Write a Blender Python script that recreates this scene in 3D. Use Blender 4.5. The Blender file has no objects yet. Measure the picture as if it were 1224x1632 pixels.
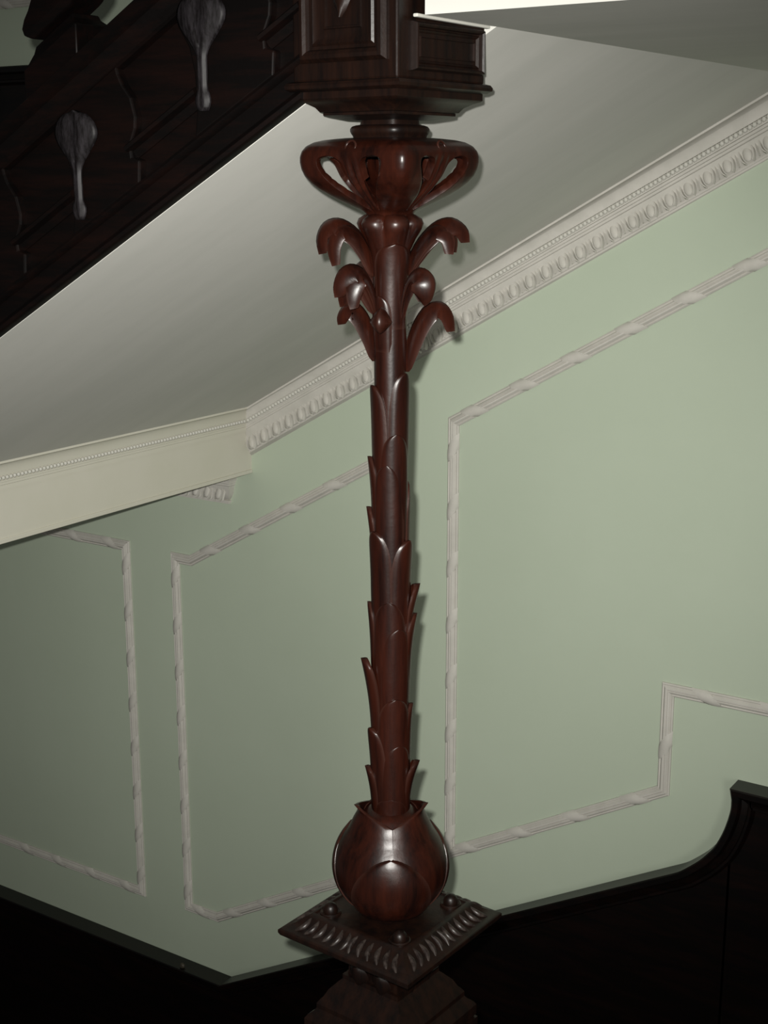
import bpy, bmesh, math, random
from mathutils import Vector, Matrix
random.seed(4)
C = bpy.context.scene.collection
sc = bpy.context.scene
R = math.radians

# ------------------------------------------------------------------ camera
F_PX, W_PX, H_PX = 2208.18, 1224, 1632
PITCH, ROLL, YAW = R(13.8374), R(0.1297), R(33.3713)
_fw = Vector((-math.sin(YAW) * math.cos(PITCH), math.cos(YAW) * math.cos(PITCH), -math.sin(PITCH)))
_rt = Vector((math.cos(YAW), math.sin(YAW), 0))
_dn = _fw.cross(_rt)
_rt2 = _rt * math.cos(ROLL) + _dn * math.sin(ROLL)
_dn2 = _fw.cross(_rt2)
cam_d = bpy.data.cameras.new('camera')
cam_d.sensor_fit = 'VERTICAL'
cam_d.sensor_height = 36.0
cam_d.lens = F_PX / H_PX * 36.0
cam_d.clip_start = 0.02
cam = bpy.data.objects.new('camera', cam_d)
C.objects.link(cam)
m3 = Matrix((_rt2, -_dn2, -_fw)).transposed()
cam.matrix_world = m3.to_4x4()
sc.camera = cam

# ------------------------------------------------------------------ world, light, exposure
world = bpy.data.worlds.new('world')
sc.world = world
world.use_nodes = True
bg = world.node_tree.nodes['Background']
bg.inputs[0].default_value = (1.0, 1.0, 0.95, 1)
bg.inputs[1].default_value = 0.045
fl = bpy.data.lights.new('camera_flash', 'SPOT')      # the camera's own flash, up and left of the lens
fl.energy = 600.0
fl.shadow_soft_size = 0.012
fl.color = (1.0, 0.985, 0.93)
fl.spot_size = R(60)
fl.spot_blend = 1.0
flo = bpy.data.objects.new('camera_flash', fl)
C.objects.link(flo)
flo.matrix_world = Matrix.Translation(_rt2 * -0.030 + _dn2 * -0.045) @ m3.to_4x4()
wl = bpy.data.lights.new('added_fill_right', 'AREA')   # unseen soft fill added at front right to lift wall and undersides
wl.shape = 'RECTANGLE'
wl.size, wl.size_y = 1.4, 2.4
wl.energy = 75.0
wl.color = (1.0, 0.97, 0.90)
wlo = bpy.data.objects.new('added_fill_right', wl)
C.objects.link(wlo)
wlo.location = (3.2, -3.2, -0.7)
wlo.rotation_euler = (Vector((-2.2, 2.9, -0.7)) - Vector((3.2, -3.2, -0.7))).to_track_quat('-Z', 'Y').to_euler()
sc.view_settings.view_transform = 'Standard'
sc.view_settings.look = 'None'
sc.view_settings.exposure = 0.0
sc.view_settings.gamma = 1.0
sc.view_settings.use_curve_mapping = False


# ------------------------------------------------------------------ pixel helpers (directions only)
def ray(px, py):
    return _rt2 * ((px - W_PX / 2) / F_PX) + _dn2 * ((py - H_PX / 2) / F_PX) + _fw


def on_y(px, py, y):
    d = ray(px, py)
    return d * (y / d.y)


# ------------------------------------------------------------------ dimensions
D = 4.0                                   # wall plane
SL = math.tan(R(29.2608))                 # stair pitch
YS = 1.984                                # outer face of the upper string
AX, AY = -1.372, 2.105                    # column axis
LAND_X = -1.272                           # edge of the landings


def zl(x):                                # underside of the upper flight
    return 0.9414 + SL * x


# ------------------------------------------------------------------ materials
def mat(name, col, rough=0.6, col2=None, scale=(6, 6, 6), detail=4, spec=0.5, bump=0.0, bscale=60, coat=0.0, ramp=(0.35, 0.65), wave=False, wear=None):
    m = bpy.data.materials.new(name)
    m.use_nodes = True
    nt = m.node_tree
    b = nt.nodes['Principled BSDF']
    b.inputs['Roughness'].default_value = rough
    b.inputs['Specular IOR Level'].default_value = spec
    b.inputs['Coat Weight'].default_value = coat
    b.inputs['Coat Roughness'].default_value = 0.25
    b.inputs['Base Color'].default_value = (*col, 1)
    geo = nt.nodes.new('ShaderNodeNewGeometry')
    mp = nt.nodes.new('ShaderNodeMapping')
    mp.inputs['Scale'].default_value = scale
    nt.links.new(geo.outputs['Position'], mp.inputs['Vector'])
    if wave:
        mp.inputs['Rotation'].default_value = (0, wave, 0)
    if col2:
        n = nt.nodes.new('ShaderNodeTexNoise')
        n.inputs['Scale'].default_value = 1.0
        n.inputs['Detail'].default_value = detail
        n.inputs['Roughness'].default_value = 0.65
        nt.links.new(mp.outputs[0], n.inputs['Vector'])
        cr = nt.nodes.new('ShaderNodeValToRGB')
        cr.color_ramp.elements[0].position = ramp[0]
        cr.color_ramp.elements[1].position = ramp[1]
        cr.color_ramp.elements[0].color = (*col, 1)
        cr.color_ramp.elements[1].color = (*col2, 1)
        nt.links.new(n.outputs['Fac'], cr.inputs[0])
        nt.links.new(cr.outputs[0], b.inputs['Base Color'])
    if wear:                                   # rubbed, paler arrises of the carving
        wr = nt.nodes.new('ShaderNodeValToRGB')
        wr.color_ramp.elements[0].position = 0.53
        wr.color_ramp.elements[1].position = 0.62
        nt.links.new(geo.outputs['Pointiness'], wr.inputs[0])
        mx = nt.nodes.new('ShaderNodeMix')
        mx.data_type = 'RGBA'
        mx.inputs['B'].default_value = (*wear, 1)
        nt.links.new(wr.outputs[0], mx.inputs['Factor'])
        nt.links.new(cr.outputs[0], mx.inputs['A'])
        nt.links.new(mx.outputs['Result'], b.inputs['Base Color'])
    if bump:
        n2 = nt.nodes.new('ShaderNodeTexNoise')
        n2.inputs['Scale'].default_value = bscale
        n2.inputs['Detail'].default_value = 5
        nt.links.new(mp.outputs[0] if col2 and bscale < 5 else geo.outputs['Position'], n2.inputs['Vector'])
        bp = nt.nodes.new('ShaderNodeBump')
        bp.inputs['Strength'].default_value = bump
        bp.inputs['Distance'].default_value = 0.004
        nt.links.new(n2.outputs['Fac'], bp.inputs['Height'])
        nt.links.new(bp.outputs[0], b.inputs['Normal'])
    return m


M = {}
M['green'] = mat('sage_green_paint', (0.45, 0.515, 0.405), 0.75, (0.47, 0.535, 0.425), (1.5, 1.5, 1.5), 6, spec=0.25, bump=0.05, bscale=90)
M['soffit'] = mat('white_soffit_plaster', (0.60, 0.595, 0.555), 0.85, (0.65, 0.64, 0.60), (0.8, 5, 0.8), 5, spec=0.2, bump=0.12, bscale=14)
M['beam'] = mat('cream_plaster', (0.58, 0.565, 0.475), 0.75, (0.61, 0.59, 0.51), (3, 3, 3), 4, spec=0.25)
M['plaster'] = mat('white_molding_paint', (0.50, 0.485, 0.44), 0.7, (0.56, 0.54, 0.495), (14, 14, 14), 4, spec=0.3)
M['bead'] = mat('white_bead_paint', (0.56, 0.55, 0.50), 0.6, spec=0.3)
M['column'] = mat('red_mahogany', (0.0045, 0.0012, 0.0008), 0.34, (0.028, 0.0058, 0.0026), (38, 38, 3.5), 6, spec=0.32, bump=0.08, bscale=70, coat=0.0, ramp=(0.30, 0.72), wear=(0.034, 0.013, 0.009))
M['newel'] = mat('dark_brown_oak', (0.0035, 0.0017, 0.0013), 0.40, (0.014, 0.005, 0.0026), (45, 45, 5), 6, spec=0.32, bump=0.12, bscale=60, coat=0.0, ramp=(0.35, 0.75))
M['string'] = mat('blackened_oak', (0.0016, 0.001, 0.0009), 0.5, (0.0075, 0.0024, 0.0016), (4.5, 40, 40), 6, spec=0.16, bump=0.1, bscale=60, ramp=(0.42, 0.85), wave=R(29.26))
M['dado'] = mat('dark_dado_oak', (0.0014, 0.0008, 0.0007), 0.32, (0.009, 0.0027, 0.0017), (4, 30, 30), 6, spec=0.45, ramp=(0.45, 0.85), wave=R(29.26))
M['rubbed'] = mat('rubbed_carved_oak', (0.010, 0.006, 0.005), 0.38, (0.042, 0.032, 0.027), (90, 90, 90), 5, spec=0.4, ramp=(0.40, 0.72))
M['greyish'] = mat('greyish_carved_oak', (0.004, 0.003, 0.0032), 0.5, (0.030, 0.0265, 0.030), (130, 130, 30), 6, spec=0.2, ramp=(0.40, 0.80))  # hanging leaves: grey-flecked, paler than the string wood
M['floor'] = mat('dark_floorboards', (0.02, 0.01, 0.006), 0.5, (0.05, 0.024, 0.014), (3, 30, 3), 4)
M['brass'] = mat('worn_brass', (0.06, 0.05, 0.035), 0.5, spec=0.4)
M['white_nail'] = mat('pale_speck', (0.7, 0.68, 0.62), 0.5)


# ------------------------------------------------------------------ mesh builder
class MB:
    def __init__(self):
        self.v, self.f = [], []

    def add(self, verts, faces):
        o = len(self.v)
        self.v += [tuple(p) for p in verts]
        self.f += [tuple(i + o for i in q) for q in faces]
        return self

    def grid(self, rows, close_u=False, close_v=False, cap=False):
        """rows: list of equal-length point lists; quads between; close_u wraps each row."""
        n, k = len(rows), len(rows[0])
        vs = [p for r in rows for p in r]
        fs = []
        for i in range(n if close_v else n - 1):
            for j in range(k if close_u else k - 1):
                a, b = i * k + j, i * k + (j + 1) % k
                i2 = (i + 1) % n
                fs.append((a, b, i2 * k + (j + 1) % k, i2 * k + j))
        if cap:
            fs.append(tuple(reversed(range(k))))
            fs.append(tuple(range((n - 1) * k, n * k)))
        return self.add(vs, fs)

    def box(self, x0, x1, y0, y1, z0, z1):
        v = [(x, y, z) for z in (z0, z1) for x, y in ((x0, y0), (x1, y0), (x1, y1), (x0, y1))]
        return self.add(v, [(3, 2, 1, 0), (4, 5, 6, 7), (0, 1, 5, 4), (1, 2, 6, 5), (2, 3, 7, 6), (3, 0, 4, 7)])

    def rake(self, x0, x1, y0, y1, w0, w1, base=zl):
        """box whose bottom and top follow the stair slope, ends vertical"""
        v = []
        for w in (w0, w1):
            for x, y in ((x0, y0), (x1, y0), (x1, y1), (x0, y1)):
                v.append((x, y, base(x) + w))
        return self.add(v, [(3, 2, 1, 0), (4, 5, 6, 7), (0, 1, 5, 4), (1, 2, 6, 5), (2, 3, 7, 6), (3, 0, 4, 7)])

    def rake_prof(self, prof, x0, x1, base=zl, n=1):
        """closed (y, w) profile extruded along x following the slope"""
        rows = []
        for i in range(n + 1):
            x = x0 + (x1 - x0) * i / n
            rows.append([(x, y, base(x) + w) for y, w in prof])
        return self.grid(rows, close_u=True, cap=True)

    def prism_xz(self, poly, y0, y1):
        """polygon in x,z extruded in y"""
        n = len(poly)
        v = [(x, y0, z) for x, z in poly] + [(x, y1, z) for x, z in poly]
        fs = [tuple(range(n)), tuple(reversed(range(n, 2 * n)))]
        fs += [(i, (i + 1) % n + 0, (i + 1) % n + n, i + n)[::-1] for i in range(n)]
        return self.add(v, fs)

    def build(self, name, material, parent=None, smooth=35, origin=None, bevel=0):
        me = bpy.data.meshes.new(name)
        o0 = Vector(parent_loc(parent)) if parent else Vector((0, 0, 0))
        if origin is not None:
            o0 = Vector(origin)
        me.from_pydata([tuple(Vector(p) - o0) for p in self.v], [], self.f)
        me.update()
        bm = bmesh.new()
        bm.from_mesh(me)
        bmesh.ops.remove_doubles(bm, verts=bm.verts, dist=1e-6)
        bmesh.ops.recalc_face_normals(bm, faces=bm.faces)
        bm.to_mesh(me)
        bm.free()
        if smooth:
            me.shade_smooth()
            me.set_sharp_from_angle(angle=R(smooth))
        me.materials.append(material)
        o = bpy.data.objects.new(name, me)
        C.objects.link(o)
        if parent is not None:
            o.parent = parent
        elif origin is not None:
            o.location = o0
        if bevel:
            b = o.modifiers.new('bevel', 'BEVEL')
            b.width = bevel
            b.segments = 2
            b.limit_method = 'ANGLE'
            b.angle_limit = R(40)
        return o


def parent_loc(o):
    p = Vector(o.location)
    while o.parent is not None:
        o = o.parent
        p = p + Vector(o.location)
    return p


def thing(name, label, cat, loc, group=None):
    e = bpy.data.objects.new(name, None)
    e.empty_display_size = 0.05
    C.objects.link(e)
    e.location = loc
    e['label'] = label
    e['category'] = cat
    if group:
        e['group'] = group
    return e


def tag(o, label=None, cat=None, kind=None, group=None):
    if label:
        o['label'] = label
    if cat:
        o['category'] = cat
    if kind:
        o['kind'] = kind
    if group:
        o['group'] = group
    return o


def share(src, parent, loc, rot=(0, 0, 0), scale=(1, 1, 1)):
    o = src.copy()
    C.objects.link(o)
    o.parent = parent
    o.location = Vector(loc) - parent_loc(parent)
    o.rotation_euler = rot
    o.scale = scale
    return o


# ================================================================== SETTING
mb = MB().box(-7.0, 2.5, D, D + 0.15, -4.3, 2.4)
tag(mb.build('wall_back', M['green'], smooth=0), 'sage green painted stair wall behind the carved column', kind='structure')

# soffit of the upper flight
XB = -3.232                                # right face of the cream beam
mb = MB()
x0, x1 = XB - 0.05, LAND_X
mb.rake(x0, x1, YS + 0.0205, D, 0.0, 0.024)
mb.rake(x1, -1.2345, 2.25, D, 0.0, 0.024)
tag(mb.build('ceiling', M['soffit'], smooth=0), 'white plaster soffit sloping under the upper flight', kind='structure')

# upper landing: flat plaster underside and pale edge
mb = MB()
rows = []
for yy, zz, xm in ((2.012, .2445, -1.252), (2.244, .2448, -1.252), (2.246, .2448, -9), (D, .2495, -9)):
    xe = max((zz - 0.9414) / SL, xm)
    rows.append([(xe, yy, zz), (2.2, yy, zz), (2.2, yy, .62), (xe, yy, .62)])
mb.grid(rows, close_u=True, cap=True)
tag(mb.build('ceiling', M['soffit'], smooth=20), 'white plaster underside and edge of the upper landing', kind='structure')

mb = MB().box(-1.2565, -1.2475, 1.995, 2.236, .2405, .2462)
tag(mb.build('trim_8', M['bead'], smooth=0, bevel=.002), 'thin white plaster line where the landing meets the newel block', kind='structure')

# half landing with the cream beam face
mb = MB().box(XB - 0.22, XB, YS + 0.05, D, -1.107, -0.62)
tag(mb.build('ceiling', M['beam'], smooth=0), 'cream plaster beam under the foot of the upper flight', kind='structure')
mb = MB().box(-7.0, XB - 0.22, YS + 0.05, D, -1.069, -0.62)
tag(mb.build('ceiling', M['soffit'], smooth=0), 'white ceiling under the half landing behind the beam', kind='structure')

# floors and the hidden lower flight
mb = MB().box(-7.0, -3.7, 0.2, D, -4.40, -4.256)
tag(mb.build('floor', M['floor'], smooth=0), 'dark floor at the foot of the lower flight', kind='structure')
mb = MB().box(LAND_X, 2.2, YS, D, -2.96, -2.82)
tag(mb.build('floor', M['floor'], smooth=0), 'dark floor of the lower landing', kind='structure')
NST = 8
rise = (4.256 - 2.82) / NST
for i in range(NST - 1):
    xx = LAND_X - (NST - 1 - i) * rise / SL
    zt = -4.256 + (i + 1) * rise
    mb = MB().box(xx - 0.02, xx + rise / SL + 0.0, YS + 0.05, D - 0.06, zt - 0.04, zt)
    mb.box(xx, xx + 0.02, YS + 0.05, D - 0.06, zt - rise, zt - 0.04)
    o = mb.build('floor', M['floor'], smooth=0)
    tag(o, 'dark wooden tread of the lower flight beside the wainscot', kind='structure', group='treads of the lower flight')

# ------------------------------------------------------------------ cornice
PROF = [(.085, 0), (.085, .007), (.079, .009), (.070, .012), (.062, .018), (.056, .028), (.052, .040), (.050, .052),
        (.044, .054), (.044, .068), (.047, .069), (.047, .074), (.042, .076), (.042, .084), (.038, .086), (.038, .094),
        (.033, .097), (.032, .110), (.027, .130), (.019, .146), (.010, .156),
        (.017, .157), (.017, .164), (.012, .165), (.012, .171), (0, .171), (0, 0)]
ZBT = zl(XB + 0.055)
cor = tag(thing('trim_1', 'white egg-and-dart cornice climbing the green wall under the sloping soffit', None, (-3.2, D, -1.0)), kind='structure')
del cor['category']
rows = []
for k in range(3):
    r_ = []
    for o_, d_ in PROF:
        if k == 0:
            xv = XB + max(o_ - .03, 0)
            zv = ZBT - d_ if o_ > .03 else zl(XB) + (ZBT - zl(XB)) * (o_ / .03) - d_
        elif k == 1:
            xv = LAND_X
            zv = zl(xv) - d_
        else:
            xv = 2.2
            zv = zl(LAND_X) - d_
        r_.append((xv, D - o_, zv))
    rows.append(r_)
MB().grid(rows, close_u=True, cap=True).build('molding', M['plaster'], cor, smooth=25)


def egg_mesh():
    mb = MB()
    n, k = 9, 14
    rows = []
    for i in range(n):
        a = math.pi / 2 * i / (n - 1)
        rows.append([(0.0135 * math.cos(a) * math.cos(t) * (1 - .18 * math.sin(t)), -0.0095 * math.sin(a), 0.028 * math.cos(a) * math.sin(t))
                     for t in [2 * math.pi * j / k for j in range(k)]])
    mb.grid(rows, close_u=True)
    rows = []                                   # raised rim round the egg, open at the foot
    for i in range(19):
        t = R(-58) + R(296) * i / 18
        c = Vector((0.0215 * math.cos(t), 0, 0.0365 * math.sin(t) - .002))
        nrm = Vector((math.cos(t), 0, math.sin(t)))
        rows.append([tuple(c + nrm * (.0036 * math.cos(q)) + Vector((0, -.0105 * max(math.sin(q), -.4), 0))) for q in [2 * math.pi * j / 6 for j in range(6)]])
    mb.grid(rows, close_u=True, cap=True)
    return mb


def dart_mesh():
    mb = MB()
    v = [(-.004, 0, .032), (.004, 0, .032), (0, -.009, .028), (-.0025, 0, -.03), (.0025, 0, -.03), (0, -.007, -.032)]
    mb.add(v, [(0, 2, 5, 3), (2, 1, 4, 5), (0, 1, 2), (3, 5, 4)])
    return mb


egg0 = egg_mesh().build('egg', M['plaster'], cor, origin=(0, 0, 0), smooth=60)
dart0 = dart_mesh().build('dart', M['plaster'], cor, origin=(0, 0, 0), smooth=0)


def put_eggs(par, xs, zf, rot, first=True):
    used = []
    for i, x in enumerate(xs):
        z = zf(x)
        for src, dx in ((egg0, 0), (dart0, EGG / 2)):
            o = src.copy()
            C.objects.link(o)
            o.parent = par
            p = Vector((x + dx, D - .0285, zf(x + dx) - .124))
            if src is dart0:
                p.y = D - .029
            o.location = p - parent_loc(par)
            o.rotation_euler = (R(-22), rot, 0)


EGG = 0.0572
xs = []
x = XB + 0.026
while x < -1.15:
    xs.append(x)
    x += EGG
put_eggs(cor, xs, lambda q: zl(min(q, LAND_X)), -math.atan(SL))


def bead_row(p0, p1, step, r, name, par):
    mb = MB()
    p0, p1 = Vector(p0), Vector(p1)
    n = int((p1 - p0).length / step)
    t = (p1 - p0).normalized()
    for i in range(n):
        c = p0 + t * (step * (i + .5))
        s = r
        rows = []
        for a in (-90, -45, 0, 45, 90):
            ra = R(a)
            rows.append([tuple(c + Vector((s * math.cos(ra) * math.cos(q), s * math.cos(ra) * math.sin(q), s * math.sin(ra)))) for q in [2 * math.pi * j / 6 for j in range(6)]])
        mb.grid(rows, close_u=True)
    o = mb.build(name, M['bead'], par, smooth=60)
    o['kind'] = 'stuff'
    return o


bead_row((XB + .02, D - .047, ZBT - .061), (LAND_X, D - .047, zl(LAND_X) - .061), .0150, .0080, 'bead_row', cor)

# beam cornice
bc = thing('trim_2', 'plain cove cornice with a bead row along the cream beam', None, (XB, 3.0, -1.0))
del bc['category']
bc['kind'] = 'structure'
BP = [(o_ - .03, d_) for o_, d_ in PROF[:16]] + [(.008, .100), (.004, .101), (.004, .106), (0, .107), (-.02, .107), (-.02, 0)]
rows = []
for k in range(2):
    rows.append([(XB + ob, (D - (ob + .03) if k == 0 else YS + .06), ZBT - d_) for ob, d_ in BP])
MB().grid(rows, close_u=True, cap=True).build('molding', M['beam'], bc, smooth=25)
bead_row((XB + .017, D - .05, ZBT - .061), (XB + .017, YS + .1, ZBT - .061), .0150, .0068, 'bead_row', bc)
MB().box(XB - .004, XB + .004, YS + .06, D, -1.107, -1.092).build('bottom_fillet', M['beam'], bc, bevel=.002)

# cornice of the half-landing ceiling, returned on itself just behind the beam
lc = thing('trim_3', 'short egg-and-dart cornice end returning below the cream beam', None, (-3.4, D, -1.2))
del lc['category']
lc['kind'] = 'structure'
XE, ZC = -3.352, -1.069
rows = [[(-6.9, D - o_, ZC - d_) for o_, d_ in PROF], [(XE + o_, D - o_, ZC - d_) for o_, d_ in PROF], [(XE + o_, D, ZC - d_) for o_, d_ in PROF]]
MB().grid(rows, close_u=True, cap=True).build('molding', M['plaster'], lc, smooth=25)
xs = []
x = XE - .02
while x > -4.2:
    xs.append(x)
    x -= EGG
put_eggs(lc, xs, lambda q: ZC, 0)
bead_row((-4.3, D - .047, ZC - .061), (XE + .047, D - .047, ZC - .061), .0150, .0080, 'bead_row', lc)
for q in (egg0, dart0):
    me_ = q
    bpy.data.objects.remove(q)

# ------------------------------------------------------------------ reeded, ribbon-bound panel mouldings on the wall
MW = 0.042
MPROF = [(0, 0), (0, .006), (.004, .010), (.008, .0075), (.012, .0135), (.017, .016), (.0195, .0135), (.022, .0165), (.027, .016),
         (.030, .0125), (.034, .0075), (.038, .010), (.042, .006), (.042, 0)]


def mould_path(pts, closed, prof, yf, par, name, material, flip=1):
    """pts: outer edge in x,z ; profile offset goes to the left of travel (flip=-1: right)"""
    n = len(pts)
    P = [Vector((x, z)) for x, z in pts]
    rows = []
    for i in range(n):
        a = P[i] - P[i - 1] if (closed or i > 0) else P[1] - P[0]
        b = P[(i + 1) % n] - P[i] if (closed or i < n - 1) else P[-1] - P[-2]
        a, b = a.normalized(), b.normalized()
        na, nb = Vector((-a.y, a.x)) * flip, Vector((-b.y, b.x)) * flip
        m_ = (na + nb)
        m_ = m_ / max(m_.dot(na), .2)
        rows.append([(P[i].x + m_.x * s, yf - o_, P[i].y + m_.y * s) for s, o_ in prof])
    mb = MB().grid(rows, close_u=True, close_v=closed, cap=not closed)
    return mb.build(name, material, par, smooth=28)


def ribbon_mesh():
    """one ribbon wound obliquely over the moulding; x along, z across (0..MW)"""
    mb = MB()
    for off, sh in ((0, -.034),):
        rows = []
        for i in range(9):
            t = i / 8
            z = -.002 + (MW + .004) * t
            h = .005 + .0123 * math.sin(math.pi * t) ** .6
            c = off + sh * (t - .5) * 1.6
            hw = .026 + .008 * math.sin(math.pi * t)
            rows.append([(c - hw, -.002, z), (c - hw, -h + .002, z), (c - hw * .4, -h - .0015, z), (c + hw * .4, -h - .0015, z), (c + hw, -h + .002, z), (c + hw, -.002, z)])
        mb.grid(rows, cap=False)
    return mb


rib0 = ribbon_mesh().build('ribbon', M['plaster'], None, origin=(0, 0, 0), smooth=50)


def panel(name, label, pts, sp=0.185, ph=0.5):
    xs_, zs_ = [p[0] for p in pts], [p[1] for p in pts]
    t = thing(name, label, None, (sum(xs_) / len(xs_), D, min(zs_)))
    del t['category']
    t['kind'] = 'structure'
    mould_path(pts, True, MPROF, D, t, 'reeded_molding', M['plaster'], 1)
    n = len(pts)
    for i in range(n):
        a, b = Vector(pts[i]), Vector(pts[(i + 1) % n])
        L = (b - a).length
        d = (b - a).normalized()
        ang = math.atan2(d.y, d.x)
        k = max(1, int((L - .1) / sp))
        if L < .16:
            continue
        for j in range(k):
            s = (j + ph) * L / k
            p = a + d * s
            if p.x > -0.95 or p.x < -4.75:
                continue
            o = rib0.copy()
            C.objects.link(o)
            o.parent = t
            o.location = Vector((p.x, D, p.y)) - t.location
            o.rotation_euler = (0, -ang, 0)
    return t


# counter-clockwise as seen from the stair (x right, z up)
panel('trim_4', 'white ribbon-bound molding framing the level wall panel under the beam', [(-6.2, -3.076), (-3.882, -3.076), (-3.880, -1.468), (-6.2, -1.468)])
XR2 = -2.555
nb = on_y(349.6, 1468.8, D)
panel('trim_5', 'white ribbon-bound molding framing the angled wall panel behind the carved column',
      [(-3.654, -3.066), (nb.x, -3.066), (XR2, -3.066 + SL * (XR2 - nb.x)), (XR2, -1.479 + SL * (XR2 + 3.556)), (-3.556, -1.479), (-3.654, -1.479)])
panel('trim_6', 'white ribbon-bound molding framing the large stepped wall panel beside the column',
      [(-2.369, -2.461), (-1.519, -1.984), (-1.519, -1.640), (-0.2, -1.640), (-0.2, -.1985), (LAND_X, -.1985), (-2.369, -.8135)])
panel('trim_7', 'white panel molding on the green wall beside the upper balusters', [(-6.2, .622), (-3.884, .622), (-3.884, 2.2), (-6.2, 2.2)])
bpy.data.objects.remove(rib0)

# ------------------------------------------------------------------ wainscot (dado)
ramp_px = [(1078.7, 1390.5), (1093, 1384), (1113.5, 1372), (1128, 1360), (1138, 1350), (1150, 1330), (1159, 1308), (1164, 1289.6), (1165, 1275), (1163.5, 1257)]
YF = 3.918
ramp = [on_y(px, py, YF) for px, py in ramp_px]


def wains(name, label, top, zbot, cat='wainscot'):
    t = thing(name, label, cat, (top[0][0] * .5 + top[-1][0] * .5, D, zbot(top[-1][0])))
    # board
    bot = [(x, zbot(x)) for x, z in reversed(top)]
    mb = MB()
    for i in range(len(top) - 1):
        (xa, za), (xb2, zb2) = top[i], top[i + 1]
        if abs(xb2 - xa) < 1e-4:
            continue
        mb.add([(xa, D - .05, zbot(xa)), (xb2, D - .05, zbot(xb2)), (xb2, D - .05, zb2 - .005), (xa, D - .05, za - .005),
                (xa, D - .002, zbot(xa)), (xb2, D - .002, zbot(xb2)), (xb2, D - .002, zb2 - .005), (xa, D - .002, za - .005)],
               [(0, 1, 2, 3), (7, 6, 5, 4), (3, 2, 6, 7), (4, 5, 1, 0), (0, 3, 7, 4), (1, 5, 6, 2)])
    mb.build('board', M['dado'], t, smooth=0)
    capp = [(0, 0), (0, .078), (.004, .082), (.022, .082), (.026, .078), (.030, .068), (.042, .062), (.048, .060), (.052, .066), (.060, .066), (.064, .056), (.070, .048), (.070, 0)]
    mould_path(top, False, capp, D - .002, t, 'cap_molding', M['dado'], -1)
    return t


def zslope_low(x):
    return -3.3035 + SL * (x + 3.411)


top = [(-7.0, -3.3045), (-3.411, -3.3045)]
x_last = ramp[0].x
_pts = [(x_last - .05, zslope_low(x_last - .05))] + [(p.x, p.z) for p in ramp[:-1]]
for i in range(len(_pts) - 1):                 # smooth the ramp
    p0, p1, p2, p3 = _pts[max(i - 1, 0)], _pts[i], _pts[i + 1], _pts[min(i + 2, len(_pts) - 1)]
    for u in (0, .33, .67):
        top.append(tuple(.5 * (2 * p1[c] + (p2[c] - p0[c]) * u + (2 * p0[c] - 5 * p1[c] + 4 * p2[c] - p3[c]) * u * u + (3 * p1[c] - p0[c] - 3 * p2[c] + p3[c]) * u ** 3) for c in (0, 1)))
top.append(_pts[-1])
zt = -1.872
xt = ramp[-1].x
top += [(xt - .002, zt), ]
top2 = [(xt - .002, zt), (2.2, zt)]


def low_bot(x):
    if x <= -3.41:
        return -4.256
    if x >= LAND_X:
        return -2.82
    return min(-2.82, -4.256 + max(0, SL * (x + 3.6)))


wlow = wains('stair_wainscot', 'dark oak wainscot rising beside the lower flight and ramping up to the landing', top + [(2.2, zt)], low_bot)
mb = MB()                                     # small plug in the cap of the level part
p = on_y(285, 1543, D - .085)
rows = []
for rr, oy in ((.012, 0), (.012, .005), (.008, .009), (.001, .010)):
    rows.append([(p.x + rr * math.cos(q), D - .06 - oy, p.z + rr * math.sin(q)) for q in [2 * math.pi * j / 16 for j in range(16)]])
knob = MB().grid(rows, close_u=True, cap=True).build('knob', M['brass'], wlow)
knob['label'] = 'small dull brass stud'

topu = [(-7.0, .399), (-3.411, .399), (-1.3, .399 + SL * 2.111)]
wains('stair_wainscot', 'dark oak wainscot on the wall behind the upper balusters', topu, lambda x: -.62 if x < -3.2 else zl(x) + .16)


# ================================================================== CARVED COLUMN
HX, HY = _rt.x, _rt.y                         # camera-right in plan
RHO = math.hypot(AX, AY)


def zc(py):                                   # height on the column axis for a picture row
    d = ray(622, py)
    return RHO * d.z / math.hypot(d.x, d.y)


def sc_px(py):                                # metres per pixel at the axis
    z = zc(py)
    return Vector((AX, AY, z)).dot(_fw) / F_PX


def cdir(phi):                                # azimuth: 0 towards the landing side of the viewer, 90 to the right of it
    a = R(phi)
    return Vector((HX * math.sin(a) + math.sin(YAW) * math.cos(a), HY * math.sin(a) - math.cos(YAW) * math.cos(a), 0))


def cpt(phi, r, z):
    d = cdir(phi)
    return (AX + d.x * r, AY + d.y * r, z)


col = thing('carved_column', 'carved mahogany column like a palm trunk with curling leaves and bulb foot', 'column', (AX, AY, -1.47))

# --- shaft
def lathe(prof, n=40, lobes=None):
    mb = MB()
    rows = []
    for r_, z in prof:
        rows.append([cpt(360 * j / n, r_ * (lobes(360 * j / n, z) if lobes else 1), z) for j in range(n)])
    return mb.grid(rows, close_u=True, cap=True)


SH = [(1310, 27.5), (1250, 27.5), (1150, 27.8), (1050, 28), (950, 27.5), (850, 26), (750, 25.5), (650, 25.5), (560, 26), (500, 27), (450, 27.5), (400, 30), (372, 33)]
sh_prof = [(r_ * sc_px(y), zc(y)) for y, r_ in SH]


def shaft_r(z):
    for (ra, za), (rb, zb2) in zip(sh_prof, sh_prof[1:]):
        if za <= z <= zb2:
            return ra + (rb - ra) * (z - za) / (zb2 - za)
    return sh_prof[0][0] if z < sh_prof[0][1] else sh_prof[-1][0]


lathe(sh_prof).build('shaft', M['column'], col, smooth=60)


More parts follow.
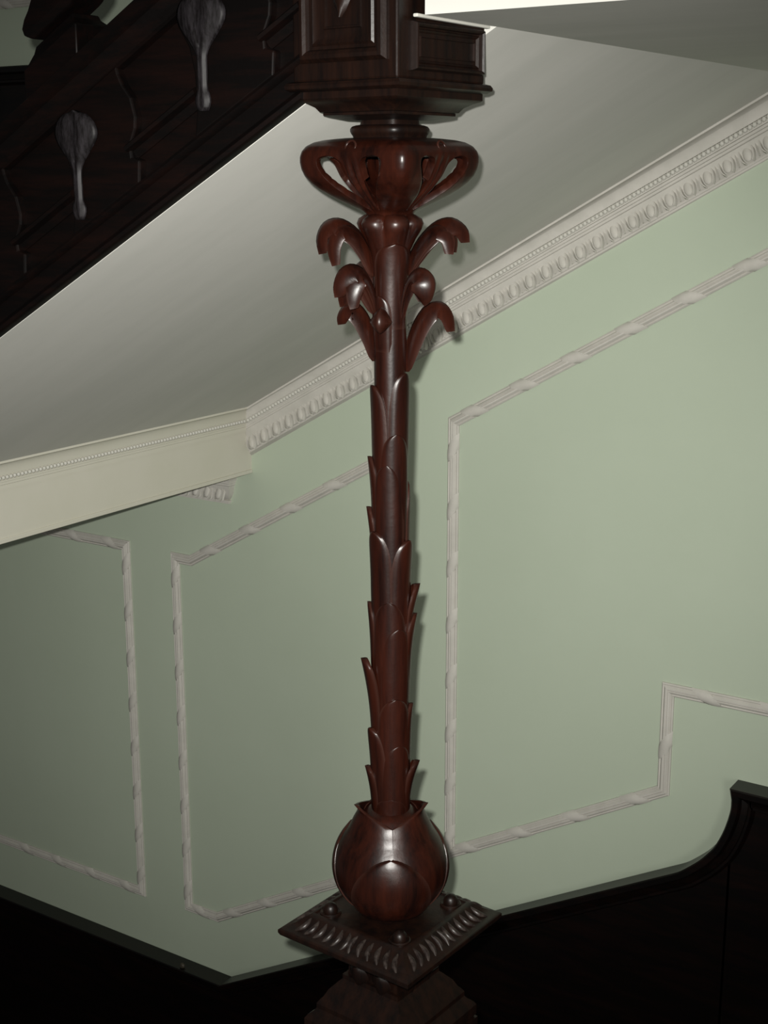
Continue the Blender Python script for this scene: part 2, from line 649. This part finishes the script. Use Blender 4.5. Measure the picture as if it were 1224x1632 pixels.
def sheath(phi, ytip, flare, length=.25, half=62, sharp=3.0):
    """leaf base wrapped round the trunk; its tip stands off by flare pixels"""
    zt_ = zc(ytip)
    fl_ = flare * sc_px(ytip)
    nu, nv = 13, 22
    outer, inner = [], []
    for i in range(nv):
        t = 1 - (1 - i / (nv - 1)) ** 1.6
        z = zt_ - length * (1 - t)
        wfac = (1 - t ** (sharp * 2.4)) ** .55 if t < 1 else 0
        wfac = max(wfac, .05)
        ro, ri = [], []
        for j in range(nu):
            u = -1 + 2 * j / (nu - 1)
            off = .0008 + .0042 * min(1, t * 2.0) + fl_ * max(0, (t - .45) / .55) ** 1.7 * (1 - .35 * u * u)
            off -= .0022 * max(0, abs(u) - .7) / .3
            rr = shaft_r(z) + off
            ph = phi + half * u * wfac
            ro.append(cpt(ph, rr, z))
            ri.append(cpt(ph, max(rr - .004, .012), z - .001))
        outer.append(ro)
        inner.append(ri)
    rows = [a + b[::-1] for a, b in zip(outer, inner)]
    return MB().grid(rows, close_u=True, cap=True).build('sheath_leaf', M['column'], col, smooth=50)


for a in [(48, 592, 3, .24, 55), (-70, 612, 3.5, .24, 60), (165, 640, 4, .24), (18, 688, 2.5, .22, 60), (-92, 727, 7, .22, 45), (-12, 737, 2, .25, 60), (125, 770, 4, .25),
          (-98, 808, 9, .20, 42), (-52, 842, 7, .24, 58), (55, 856, 8, .24, 58), (180, 830, 5, .24), (100, 932, 17, .20, 42), (95, 978, 11, .22, 48), (-5, 952, 2, .24, 60),
          (-100, 960, 6, .20, 45), (22, 994, 3, .22, 58), (-82, 1046, 16, .27, 48), (170, 1010, 6, .24), (14, 1104, 3, .22, 60), (90, 1120, 4, .2, 45), (-62, 1153, 8, .22, 48),
          (24, 1178, 1.5, .20, 60), (160, 1150, 6, .22), (86, 1210, 15, .16, 42), (-84, 1218, 10, .15, 42), (0, 1262, 0.5, .1, 60)]:
    sheath(*a)

# --- bud below the capital
bud = [(338, 24), (342, 38), (348, 47), (356, 50), (366, 47), (380, 40), (398, 33), (420, 28)]
lathe([(r_ * sc_px(y), zc(y)) for y, r_ in reversed(bud)], 72, lambda a, z: 1 + (.26 * abs(math.cos(R(3 * (a - 14)))) ** .75 - .16) * min(1, max(0, (z - zc(400)) / .04))).build('bud', M['column'], col, smooth=60)


# --- curling palm leaves
def bez(pts, n):
    out = []
    k = len(pts)
    for i in range(n):
        t = i / (n - 1) * (k - 1)
        j = min(int(t), k - 2)
        u = t - j
        p0, p1, p2, p3 = pts[max(j - 1, 0)], pts[j], pts[j + 1], pts[min(j + 2, k - 1)]
        out.append(tuple(.5 * (2 * p1[c] + (p2[c] - p0[c]) * u + (2 * p0[c] - 5 * p1[c] + 4 * p2[c] - p3[c]) * u * u + (3 * p1[c] - p0[c] - 3 * p2[c] + p3[c]) * u ** 3) for c in range(2)))
    return out


def leaf_geo(mb, phi, spine, wid, sag=.5, thick=.0065, bend=0, blunt=False):
    """spine: (r px, y px) from root to tip in the plane of azimuth phi"""
    sp = bez([(r_ * sc_px(y), zc(y)) for r_, y in spine], 22)
    rows = []
    n = len(sp)
    nu = 9
    for i, (r_, z) in enumerate(sp):
        t = i / (n - 1)
        a, b = sp[max(i - 1, 0)], sp[min(i + 1, n - 1)]
        ph = phi + bend * t * t
        dr = cdir(ph)
        tg = (dr * (b[0] - a[0]) + Vector((0, 0, b[1] - a[1]))).normalized()
        bn = Vector((-dr.y, dr.x, 0))
        nm = bn.cross(tg).normalized()
        if nm.dot(dr * -1 if t < .3 else Vector((0, 0, 1)) + dr) < 0:
            nm = nm
        # outer (convex) side: upper/outer side of the curl
        ref = Vector((0, 0, 1)) * .5 + dr * (0.9 if t > .6 else -.4)
        w = wid * (.45 + .55 * math.sin(math.pi * min(1, t * 1.15 + .05)) if t < .75 else 1.0 * (.45 + .55 * math.sin(math.pi * min(1, .75 * 1.15 + .05))) * math.sqrt(max(0.02, 1 - ((t - .75) / .26) ** 2)) + .0)
        if not blunt:
            w = wid * max(.10, math.sin(math.pi * (.03 + .91 * t ** .9)) ** .75)
        elif t < .75:
            w = wid * (.16 + .84 * min(1, t / .62) ** 1.1)
        else:
            w = wid * math.sqrt(max(.03, 1 - ((t - .75) / .26) ** 2))
        c = Vector((AX, AY, 0)) + dr * r_ + Vector((0, 0, z))
        up, dn = [], []
        for j in range(nu):
            u = -1 + 2 * j / (nu - 1)
            base = c + bn * (w * u) - nrm_side * nm * (sag * w * u * u)
            rib = .0022 * math.exp(-(u * 5) ** 2)
            th = thick * (1 - .75 * u * u)
            up.append(tuple(base + nrm_side * nm * (th * .5 + rib)))
            dn.append(tuple(base - nrm_side * nm * (th * .5)))
        rows.append(up + dn[::-1])
    mb.grid(rows, close_u=True, cap=True)


nrm_side = 1
# which sign makes the convex side face out of the curl: root goes up, so outer side is the axis side at the root
_t = Vector((0, 0, 1))
_bn = Vector((-cdir(0).y, cdir(0).x, 0))
if _bn.cross(_t).dot(cdir(0)) > 0:
    nrm_side = -1


def curl(phi, spine, wid, side=True, bend=0, sag=.8, blunt=False):
    mb = MB()
    leaf_geo(mb, phi, spine, wid, sag, .009, bend, blunt)
    if side:
        k = len(spine)
        for s in (-1, 1):
            sp2 = []
            for i, (r_, y) in enumerate(spine):
                t = i / (k - 1)
                sp2.append((r_ * (1 - .16 * t), y + 17 * t))
            leaf_geo(mb, phi + s * 5, sp2, wid * .85, sag, .008, s * 10)
    return mb.build('curled_leaf', M['column'], col, smooth=60)


# spines: (radius px, row)
A_ = [(26, 440), (36, 402), (54, 370), (80, 353), (102, 358), (112, 380), (108, 404)]
A2 = [(26, 440), (34, 412), (50, 382), (74, 358), (98, 352), (118, 366), (121, 386)]
B_ = [(24, 500), (30, 470), (46, 436), (66, 424), (84, 432), (92, 452), (90, 470)]
C_ = [(24, 575), (28, 540), (38, 508), (54, 488), (70, 490), (79, 505), (78, 517)]
C2 = [(25, 592), (28, 560), (40, 520), (58, 492), (80, 486), (94, 502), (97, 528)]
Bf = [(24, 505), (30, 475), (44, 444), (62, 430), (82, 432), (92, 448), (86, 470), (74, 478)]
Cf = [(20, 535), (28, 512), (38, 498), (50, 491), (62, 497), (66, 510), (58, 520), (46, 518)]
curl(-88, A_, .031, True)
curl(82, A2, .031, True)
curl(178, A_, .031, True)
curl(-66, B_, .031, True)
curl(44, Bf, .027, False, sag=.8, blunt=True)
curl(150, B_, .026, True)
curl(-140, B_, .026, True)
curl(-92, C_, .026, False, sag=.95)
curl(88, C2, .026, False, sag=.95)
curl(-16, Cf, .020, False, sag=.7, blunt=True)
curl(172, C_, .022, False, sag=.95)
# broad upright leaf flat against the front of the crown
sheath(12, 388, 6, .15, 62, 4)
sheath(-35, 470, 2, .10, 40, 3)

# --- square pierced capital
CROT = R(-4)


def sq_r(th, n=5.0):
    c, s = abs(math.cos(th)), abs(math.sin(th))
    return 1.0 / (c ** n + s ** n) ** (1 / n)


cap_prof = [(343, 36), (337, 42), (329, 60), (320, 79), (311, 97), (301, 114), (291, 127), (281, 136), (270, 141.5), (259, 144), (250, 144), (241, 141), (233, 134), (227, 122), (223.5, 106), (221.5, 88), (220, 70), (219, 48)]
kmax = 2 ** (.5 - 1 / 5.0)
NT, NR_ = 256, 60


def cprof(t):
    s = t * (len(cap_prof) - 1)
    j = min(int(s), len(cap_prof) - 2)
    u = s - j
    y = cap_prof[j][0] * (1 - u) + cap_prof[j + 1][0] * u
    r_ = cap_prof[j][1] * (1 - u) + cap_prof[j + 1][1] * u
    return r_ * sc_px(y), zc(y)


def hole(th, t):
    a = (math.degrees(th) + 45) % 90 - 45
    u = math.tan(R(a))
    au = abs(u)
    # comma-shaped piercing between the corner scroll and the middle palmette
    if .07 < t < .60:
        k = (t - .07) / .53
        c = .21 + .21 * k
        hw = .06 + .19 * k
        if k > .78:
            hw *= math.sqrt(max(0, 1 - ((k - .78) / .22) ** 2))
        elif k < .1:
            hw *= math.sqrt(k / .1)
        if abs(au - c) < hw:
            return True
    return False


bm = bmesh.new()
gv = []
for i in range(NR_ + 1):
    r_, z = cprof(i / NR_)
    row = []
    for j in range(NT):
        th = 2 * math.pi * j / NT
        # rounder towards the foot
        t = i / NR_
        n_ = 2.4 + 11 * min(1, t * 2.2)
        q = r_ * sq_r(th, n_) / (2 ** (.5 - 1 / n_))
        aa = math.degrees(th) % 90
        uu = abs(math.tan(R((aa + 45) % 90 - 45)))
        if uu < .30 and .05 < t < .62:            # the palmette stands back and is fluted
            kk = math.sin(math.pi * (t - .05) / .57)
            q -= kk * (.013 * (1 - (uu / .30) ** 4) + .003 * math.cos(uu * 40))
        row.append(bm.verts.new((q * math.cos(th + CROT), q * math.sin(th + CROT), z + 1.47)))
    gv.append(row)
for i in range(NR_):
    for j in range(NT):
        th = 2 * math.pi * (j + .5) / NT
        if hole(th, (i + .5) / NR_):
            continue
        bm.faces.new((gv[i][j], gv[i][(j + 1) % NT], gv[i + 1][(j + 1) % NT], gv[i + 1][j]))
for v in [v for v in bm.verts if not v.link_faces]:
    bm.verts.remove(v)
bd = [v for v in bm.verts if any(e.is_boundary for e in v.link_edges)]
for _ in range(6):                               # even out the cut edges of the piercings
    new = {}
    for v in bd:
        nb_ = [e.other_vert(v) for e in v.link_edges if e.is_boundary]
        if len(nb_) == 2:
            new[v] = v.co * .4 + (nb_[0].co + nb_[1].co) * .3
    for v, co in new.items():
        v.co = co
bmesh.ops.recalc_face_normals(bm, faces=bm.faces)
me = bpy.data.meshes.new('pierced_capital')
bm.to_mesh(me)
bm.free()
me.shade_smooth()
me.set_sharp_from_angle(angle=R(50))
me.materials.append(M['column'])
capo = bpy.data.objects.new('pierced_capital', me)
C.objects.link(capo)
capo.parent = col
so = capo.modifiers.new('solid', 'SOLIDIFY')
so.thickness = .012
so.offset = -1
bv = capo.modifiers.new('bevel', 'BEVEL')
bv.width = .0022
bv.segments = 2
bv.limit_method = 'ANGLE'
bv.angle_limit = R(50)
# core inside the capital
core = [(345, 36), (334, 30), (318, 22), (262, 17), (235, 22), (216, 40)]
lathe([(r_ * sc_px(y), zc(y)) for y, r_ in core], 24).build('capital_core', M['column'], col, smooth=60)


def torus_geo(mb, c, nrm, R0, r0, n=18, k=8):
    nrm = Vector(nrm).normalized()
    a = nrm.orthogonal().normalized()
    b = nrm.cross(a)
    rows = []
    for i in range(n):
        t = 2 * math.pi * i / n
        d = a * math.cos(t) + b * math.sin(t)
        rows.append([tuple(Vector(c) + d * (R0 + r0 * math.cos(q)) + nrm * (r0 * math.sin(q))) for q in [2 * math.pi * j / k for j in range(k)]])
    mb.grid(rows, close_u=True, close_v=True)


for f_ in range(4):
    th = f_ * math.pi / 2
    r_, z = cprof(.69)
    q = r_ / (2 ** (.5 - 1 / 13.4))
    P = Vector((AX + (q - .001) * math.cos(th + CROT), AY + (q - .001) * math.sin(th + CROT), z))
    mb = MB()
    torus_geo(mb, P, (math.cos(th + CROT), math.sin(th + CROT), .35), .0105, .0022)
    mb.build('carved_ring', M['column'], col, smooth=60)


# square stacked mouldings
def stack(prof, rot=CROT, cx=AX, cy=AY, n=None):
    """prof: (hx, hy, z)"""
    mb = MB()
    rows = []
    for hx, hy, z in prof:
        r_ = []
        if n is None:
            pts = [(-hx, -hy), (hx, -hy), (hx, hy), (-hx, hy)]
        else:
            pts = [(hx * sq_r(2 * math.pi * j / 48, n) * math.cos(2 * math.pi * j / 48), hy * sq_r(2 * math.pi * j / 48, n) * math.sin(2 * math.pi * j / 48)) for j in range(48)]
        for x, y in pts:
            r_.append((cx + x * math.cos(rot) - y * math.sin(rot), cy + x * math.sin(rot) + y * math.cos(rot), z))
        rows.append(r_)
    return mb.grid(rows, close_u=True, cap=True)


# neck ring between capital and newel block
k_ = 1.1e-3
ring = []
for y, r_ in [(222, 58), (216, 60), (214, 62), (210, 64), (206, 64), (202, 61), (200, 55), (199, 48), (190, 46)]:
    a = r_ * k_ / kmax
    ring.append((a, a, zc(y)))
stack(ring, n=5.0).build('neck_ring', M['newel'], col, smooth=40)

# --- bulb
ZB = zc(1376)
RB = .1105
prof = []
for a in range(-80, 41, 8):
    prof.append((RB * math.cos(R(a)) * .985, ZB + RB * math.sin(R(a)) * (1.0 if a < 0 else 1.0)))
prof += [(.070, zc(1307)), (.052, zc(1294)), (.040, zc(1286))]
lathe(prof, 48).build('bulb', M['column'], col, smooth=60)


def bulb_r(z):
    for (ra, za), (rb, zb2) in zip(prof, prof[1:]):
        if za <= z <= zb2:
            return ra + (rb - ra) * (z - za) / (zb2 - za)
    return prof[0][0] if z < prof[0][1] else prof[-1][0]


def petal(phi, z0, z1, half, off, flare, sharp, ex=.75, name='petal'):
    rows = []
    nv, nu = 22, 15
    for i in range(nv):
        t = 1 - (1 - i / (nv - 1)) ** 1.5
        z = z0 + (z1 - z0) * t
        wf = max(.03, (1 - t ** sharp) ** ex) if sharp < 5 else max(.03, 1 - max(0, (t - .86) / .14) ** 1.0)
        ro, ri = [], []
        for j in range(nu):
            u = -1 + 2 * j / (nu - 1)
            rr = bulb_r(z) + off * min(1, t * 6 + .1) * (1 - .5 * abs(u) ** 6) + flare * max(0, (t - .72) / .28) ** 1.6
            ro.append(cpt(phi + half * u * wf, rr, z))
            ri.append(cpt(phi + half * u * wf, rr - .005, z))
        rows.append(ro + ri[::-1])
    return MB().grid(rows, close_u=True, cap=True).build(name, M['column'], col, smooth=55)


for ph, hf in ((-76, 78), (82, 79), (180, 50)):
    petal(ph, ZB - .06, zc(1276), hf, .004, .030, 8, .9)
for ph in (0, 118, -118):
    petal(ph, ZB - .100, zc(1334) if ph == 0 else zc(1322), 50 if ph == 0 else 46, .0095, .0, 2.2, .5)

# --- base plate
PROT = R(-4)
plate = [(.060, .060, -1.530), (.085, .085, -1.512), (.120, .120, -1.500), (.146, .146, -1.488), (.158, .158, -1.480), (.161, .161, -1.474), (.161, .161, -1.468), (.157, .157, -1.4645),
         (.148, .148, -1.461), (.134, .134, -1.453), (.121, .121, -1.443), (.113, .113, -1.4375), (.109, .109, -1.4365), (.106, .106, -1.4395), (.02, .02, -1.4395)]
bp_ = stack(plate, PROT).build('base_plate', M['newel'], col, smooth=40)


def prt(x, y, z):
    return Vector((AX + x * math.cos(PROT) - y * math.sin(PROT), AY + x * math.sin(PROT) + y * math.cos(PROT), z))


# gadroons: curved tongues on the sloping border
mb = MB()
rows = []
for i in range(11):
    t = i / 10
    yy = -.0215 + .043 * t
    w = .0052 * math.sin(math.pi * (0.08 + .84 * t)) + .0008
    cx = .006 * math.sin(math.pi * t)
    rows.append([(cx + w * math.cos(q) , yy, .0062 * max(0, math.sin(q)) * math.sin(math.pi * (.06 + .88 * t)) - .001) for q in [math.pi * j / 6 for j in range(7)]])
mb.grid(rows)
gad0 = mb.build('gadroon', M['rubbed'], None, origin=(0, 0, 0), smooth=60)
slope_ang = math.atan2(.0275, .043)
for s in range(4):
    rz = PROT + s * math.pi / 2
    for j in range(12):
        x = -.1165 + .233 * j / 11
        half_in = .113
        y = -.1345
        px_, py_ = x * math.cos(s * math.pi / 2) - y * math.sin(s * math.pi / 2), x * math.sin(s * math.pi / 2) + y * math.cos(s * math.pi / 2)
        o = gad0.copy()
        C.objects.link(o)
        o.parent = bp_
        o.location = prt(px_, py_, -1.4525) - col.location
        lean = .5 * (x / .1265)
        mir = -1 if x > 0 else 1
        o.rotation_euler = (Matrix.Rotation(rz, 3, 'Z') @ Matrix.Rotation(slope_ang, 3, 'X') @ Matrix.Rotation(lean, 3, 'Z')).to_euler()
        o.scale = (mir, 1, 1)
bpy.data.objects.remove(gad0)
for sx, sy in ((-1, -1), (1, -1), (1, 1), (-1, 1)):
    c = prt(sx * .086, sy * .086, -1.4395)
    mb = MB()
    rows = []
    for rr, h in ((.0215, 0), (.0215, .003), (.019, .005), (.0165, .003), (.0145, .003), (.0148, .008), (.0135, .0145), (.010, .0195), (.005, .022), (.0005, .0228)):
        rows.append([(c.x + rr * math.cos(q), c.y + rr * math.sin(q), c.z + h) for q in [2 * math.pi * j / 20 for j in range(20)]])
    mb.grid(rows, close_u=True, cap=True)
    mb.build('knob', M['newel'], col, smooth=50)

# ================================================================== NEWELS
nl = thing('newel_post', 'dark oak newel post with stepped square cap under the carved column', 'newel post', (AX, AY, -2.82))
NP = [(.10, .10, -2.82), (.10, .10, -1.76), (.113, .113, -1.752), (.122, .122, -1.735), (.128, .128, -1.72), (.128, .128, -1.70)]
stack(NP, PROT).build('post', M['newel'], nl, smooth=30)
stack([(.122, .122, -1.70), (.126, .126, -1.694), (.126, .126, -1.672), (.121, .121, -1.664), (.112, .112, -1.656), (.108, .108, -1.650), (.108, .108, -1.640), (.103, .103, -1.632), (.098, .098, -1.626),
       (.090, .090, -1.610), (.076, .076, -1.594), (.070, .070, -1.588), (.070, .070, -1.578)], PROT).build('stepped_cap', M['newel'], nl, smooth=30)
neckp = stack([(.062, .062, -1.578), (.060, .060, -1.552), (.064, .064, -1.540), (.072, .072, -1.528), (.074, .074, -1.518)], PROT).build('neck', M['newel'], nl, smooth=30)
for s in range(4):                                 # small carved leaves on the neck
    for dx in (-.028, .028):
        mb = MB()
        rows = []
        for i in range(8):
            t = i / 7
            w = .024 * math.sin(math.pi * (.12 + .8 * t)) ** .8
            rows.append([(dx + w * u, -.063 - .012 * (1 - u * u) - .012 * t, -1.585 + .045 * t) for u in (-1, -.5, 0, .5, 1)])
        mb.grid(rows)
        mb.v = [tuple(prt(x * math.cos(s * math.pi / 2) - y * math.sin(s * math.pi / 2), x * math.sin(s * math.pi / 2) + y * math.cos(s * math.pi / 2), z)) for x, y, z in mb.v]
        mb.build('carved_leaf', M['newel'], nl, smooth=60)

nu_ = thing('newel_post', 'dark panelled newel block on top of the carved column at the landing corner', 'newel post', (AX, AY, .04))
HXB, HYB = .116, .131


def nst(lst):
    return [(HXB + a, HYB + a, z) for a, z in lst]


stack(nst([(-.070, .085), (-.047, .090), (-.040, .0925), (-.040, .0965), (-.036, .098), (-.030, .106), (-.018, .113), (-.008, .117), (-.006, .119), (-.006, .130), (.000, .131), (.006, .135), (.007, .140), (.004, .145), (-.002, .147)])).build('base_molding', M['newel'], nu_, smooth=30)
stack([(HXB - .004, HYB - .004, .146), (HXB - .004, HYB - .004, 1.15)]).build('block', M['newel'], nu_, smooth=0, bevel=.004)


def newel_face(face, x0, x1, z0, z1, k=1.0):
    """moulded panel frame on a face; face 0 front(-y) 1 right(+x) 2 back 3 left"""
    hx, hy = HXB - .004, HYB - .004
    ang = CROT + face * math.pi / 2
    depth = hy if face % 2 == 0 else hx
    mb = MB()
    rows = []
    for ins, o_ in ((0, 0), (0, .004), (.006, .012), (.012, .013), (.018, .010), (.021, .004), (.026, .003), (.030, .006), (.040, .002), (.052, .002), (.053, .005), (.056, .005), (.057, .001)):
        ins *= k
        rows.append([(x, -depth - o_, z) for x, z in ((x0 + ins, z0 + ins), (x1 - ins, z0 + ins), (x1 - ins, z1 - ins), (x0 + ins, z1 - ins))])
    mb.grid(rows, close_u=True, cap=True)
    mb.v = [(AX + x * math.cos(ang) - y * math.sin(ang), AY + x * math.sin(ang) + y * math.cos(ang), z) for x, y, z in mb.v]
    return mb.build('panel', M['newel'], nu_, smooth=25)


newel_face(0, -.092, .092, .176, .52)
newel_face(1, -.092, .112, .160, .236, .42)
newel_face(3, -.100, .100, .40, .60)
# carved rosette in the front panel and small cross on the right one
mb = MB()
ang = CROT
rows = []
for i in range(13):
    t = i / 12
    w = .030 * math.sin(math.pi * t) ** .8 + .0005
    rows.append([(w * u, -HYB - .001 - .008 * (1 - u * u), .245 + .15 * t) for u in (-1, -.6, -.2, .2, .6, 1)])
mb.grid(rows)
mb.v = [(AX + x * math.cos(ang) - y * math.sin(ang), AY + x * math.sin(ang) + y * math.cos(ang), z) for x, y, z in mb.v]
mb.build('carved_leaf', M['newel'], nu_, smooth=60)

# ================================================================== UPPER STRING
st = thing('stair_string', 'blackened oak outer string of the upper flight with leaf brackets and sloping moldings', 'stair string', (-2.0, YS, -.2))
XS0, XS1 = -3.15, AX - .10
MB().rake(XS0, XS1, YS + .021, YS + .085, .025, .375).build('string_board', M['string'], st, smooth=0)
MB().rake_prof([(YS + .020, .001), (YS + .002, .001), (YS - .004, .004), (YS - .006, .012), (YS, .017), (YS + .004, .024), (YS + .004, .030), (YS + .020, .030)], XS0, XS1).build('bottom_bead', M['string'], st, smooth=30)
MB().rake_prof([(YS + .05, .028), (YS + .008, .028), (YS + .008, .060), (YS - .002, .064), (YS - .007, .070), (YS - .004, .077), (YS + .006, .080), (YS + .016, .084), (YS + .05, .084)], XS0, XS1).build('bottom_band', M['string'], st, smooth=30)
MB().rake_prof([(YS + .10, .384), (YS - .022, .384), (YS - .030, .378), (YS - .030, .362), (YS - .022, .355), (YS - .014, .350), (YS - .010, .338), (YS - .002, .328), (YS + .004, .320), (YS + .004, .312), (YS + .03, .308), (YS + .10, .308)], XS0, XS1).build('cap_molding', M['string'], st, smooth=30)
LEAFX = [-2.338, -2.013, -1.690]
for k, lx in enumerate(LEAFX):
    # bracket: raised ground right of the leaf, hollow on its right side
    poly = [(lx - .028, .078), (lx + .155, .078), (lx + .158, .118), (lx + .138, .135), (lx + .136, .158), (lx + .150, .180), (lx + .152, .200), (lx + .142, .240), (lx + .122, .275), (lx + .112, .300), (lx + .108, .318), (lx - .055, .318), (lx - .060, .29), (lx - .035, .24), (lx - .024, .19), (lx - .020, .13)]
    if k == 2:
        poly = [(min(x, XS1 + .0), w) for x, w in poly]
    mb = MB().prism_xz([(x, zl(x) + w) for x, w in poly], YS + .002, YS + .04)
    br = mb.build('bracket', M['string'], st, smooth=0, bevel=.004)
    # leaf: spade-shaped, domed, midrib groove, hangs on a narrow stem
    zc0 = zl(lx) + (.300 if k != 2 else .315)
    rows = []
    NL = 28
    for i in range(NL + 1):
        t = i / NL
        z = zc0 - .205 * t
        if t < .2:
            w = .057 * math.sqrt(max(.01, 1 - ((.2 - t) / .2) ** 2))
        elif t < .56:
            k2 = (t - .2) / .36
            w = .012 + .045 * (.5 + .5 * math.cos(math.pi * k2)) ** .9
        elif t < .82:
            w = .012
        else:
            w = .012 + .007 * math.sin(math.pi * (t - .82) / .18)
        row = []
        for j in range(13):
            u = -1 + 2 * j / 12
            dome = .016 * (1 - u * u) * (.35 + .65 * min(1, w / .05)) - .005 * math.exp(-(u * 8) ** 2) * min(1, w / .03) + .0009 * math.sin(abs(u) * 26) * min(1, w / .03)
            row.append((lx + w * u, YS + .001 - dome - .004, z))
        rows.append(row)
    mbl = MB().grid(rows)
    lf = mbl.build('leaf', M['greyish'], br, smooth=60)
    lf['label'] = 'greyish carved hanging leaf'
    so = lf.modifiers.new('solid', 'SOLIDIFY')
    so.thickness = .008
    # sloping sill and hollow of the bay to the right of the bracket
    xa_, xb2 = lx + .13, (LEAFX[k + 1] - .018 if k < 2 else XS1)
    if xb2 - xa_ > .05:
        MB().rake_prof([(YS + .03, .162), (YS - .004, .162), (YS - .010, .157), (YS - .006, .151), (YS + .008, .146), (YS + .018, .132), (YS + .03, .130)], xa_, xb2).build('sill', M['string'], st, smooth=30)
xa_, xb2 = -2.75, LEAFX[0] - .018
MB().rake_prof([(YS + .03, .162), (YS - .004, .162), (YS - .010, .157), (YS - .006, .151), (YS + .008, .146), (YS + .018, .132), (YS + .03, .130)], xa_, xb2).build('sill', M['string'], st, smooth=30)

# ------------------------------------------------------------------ balusters on the string
BPROF = [(.384, .074), (.452, .074), (.458, .068), (.466, .062), (.474, .056), (.486, .052), (.500, .052), (.506, .060), (.516, .070), (.530, .073), (.545, .069), (.558, .062), (.575, .056), (.62, .052),
         (.70, .050), (.80, .044), (.86, .036), (.88, .044), (.90, .047), (.92, .044), (.94, .038), (.98, .048), (1.10, .052)]


def baluster(cx, label, grp):
    t = thing('baluster', label, 'baluster', (cx, YS + .05, zl(cx) + .384), grp)
    for nm, lo, hi in (('plinth', 0, 6), ('collar', 6, 14), ('stem', 13, len(BPROF))):
        rows = []
        for w, h in BPROF[lo:hi]:
            d = h * .68
            rows.append([(cx + sx * h, YS + .050 + sy * d, zl(cx + sx * h * 1.0) + w) for sx, sy in ((-1, -1), (1, -1), (1, 1), (-1, 1))])
        MB().grid(rows, close_u=True, cap=True).build(nm, M['string'], t, smooth=25, bevel=.003)


baluster(-2.075, 'dark square raked baluster above the greyish carved leaf', 'balusters of the upper flight')
baluster(-1.750, 'dark square raked baluster next to the panelled newel block', 'balusters of the upper flight')
baluster(-2.400, 'dark square raked baluster lower down the upper flight', 'balusters of the upper flight')
hr = MB().rake_prof([(YS + .01, 1.095), (YS + .09, 1.095), (YS + .10, 1.12), (YS + .095, 1.15), (YS + .05, 1.165), (YS + .005, 1.15), (YS, 1.12)], XS0, XS1).build('handrail', M['string'], None, smooth=40)
tag(hr, 'dark oak handrail sloping along the tops of the upper balusters', 'handrail')
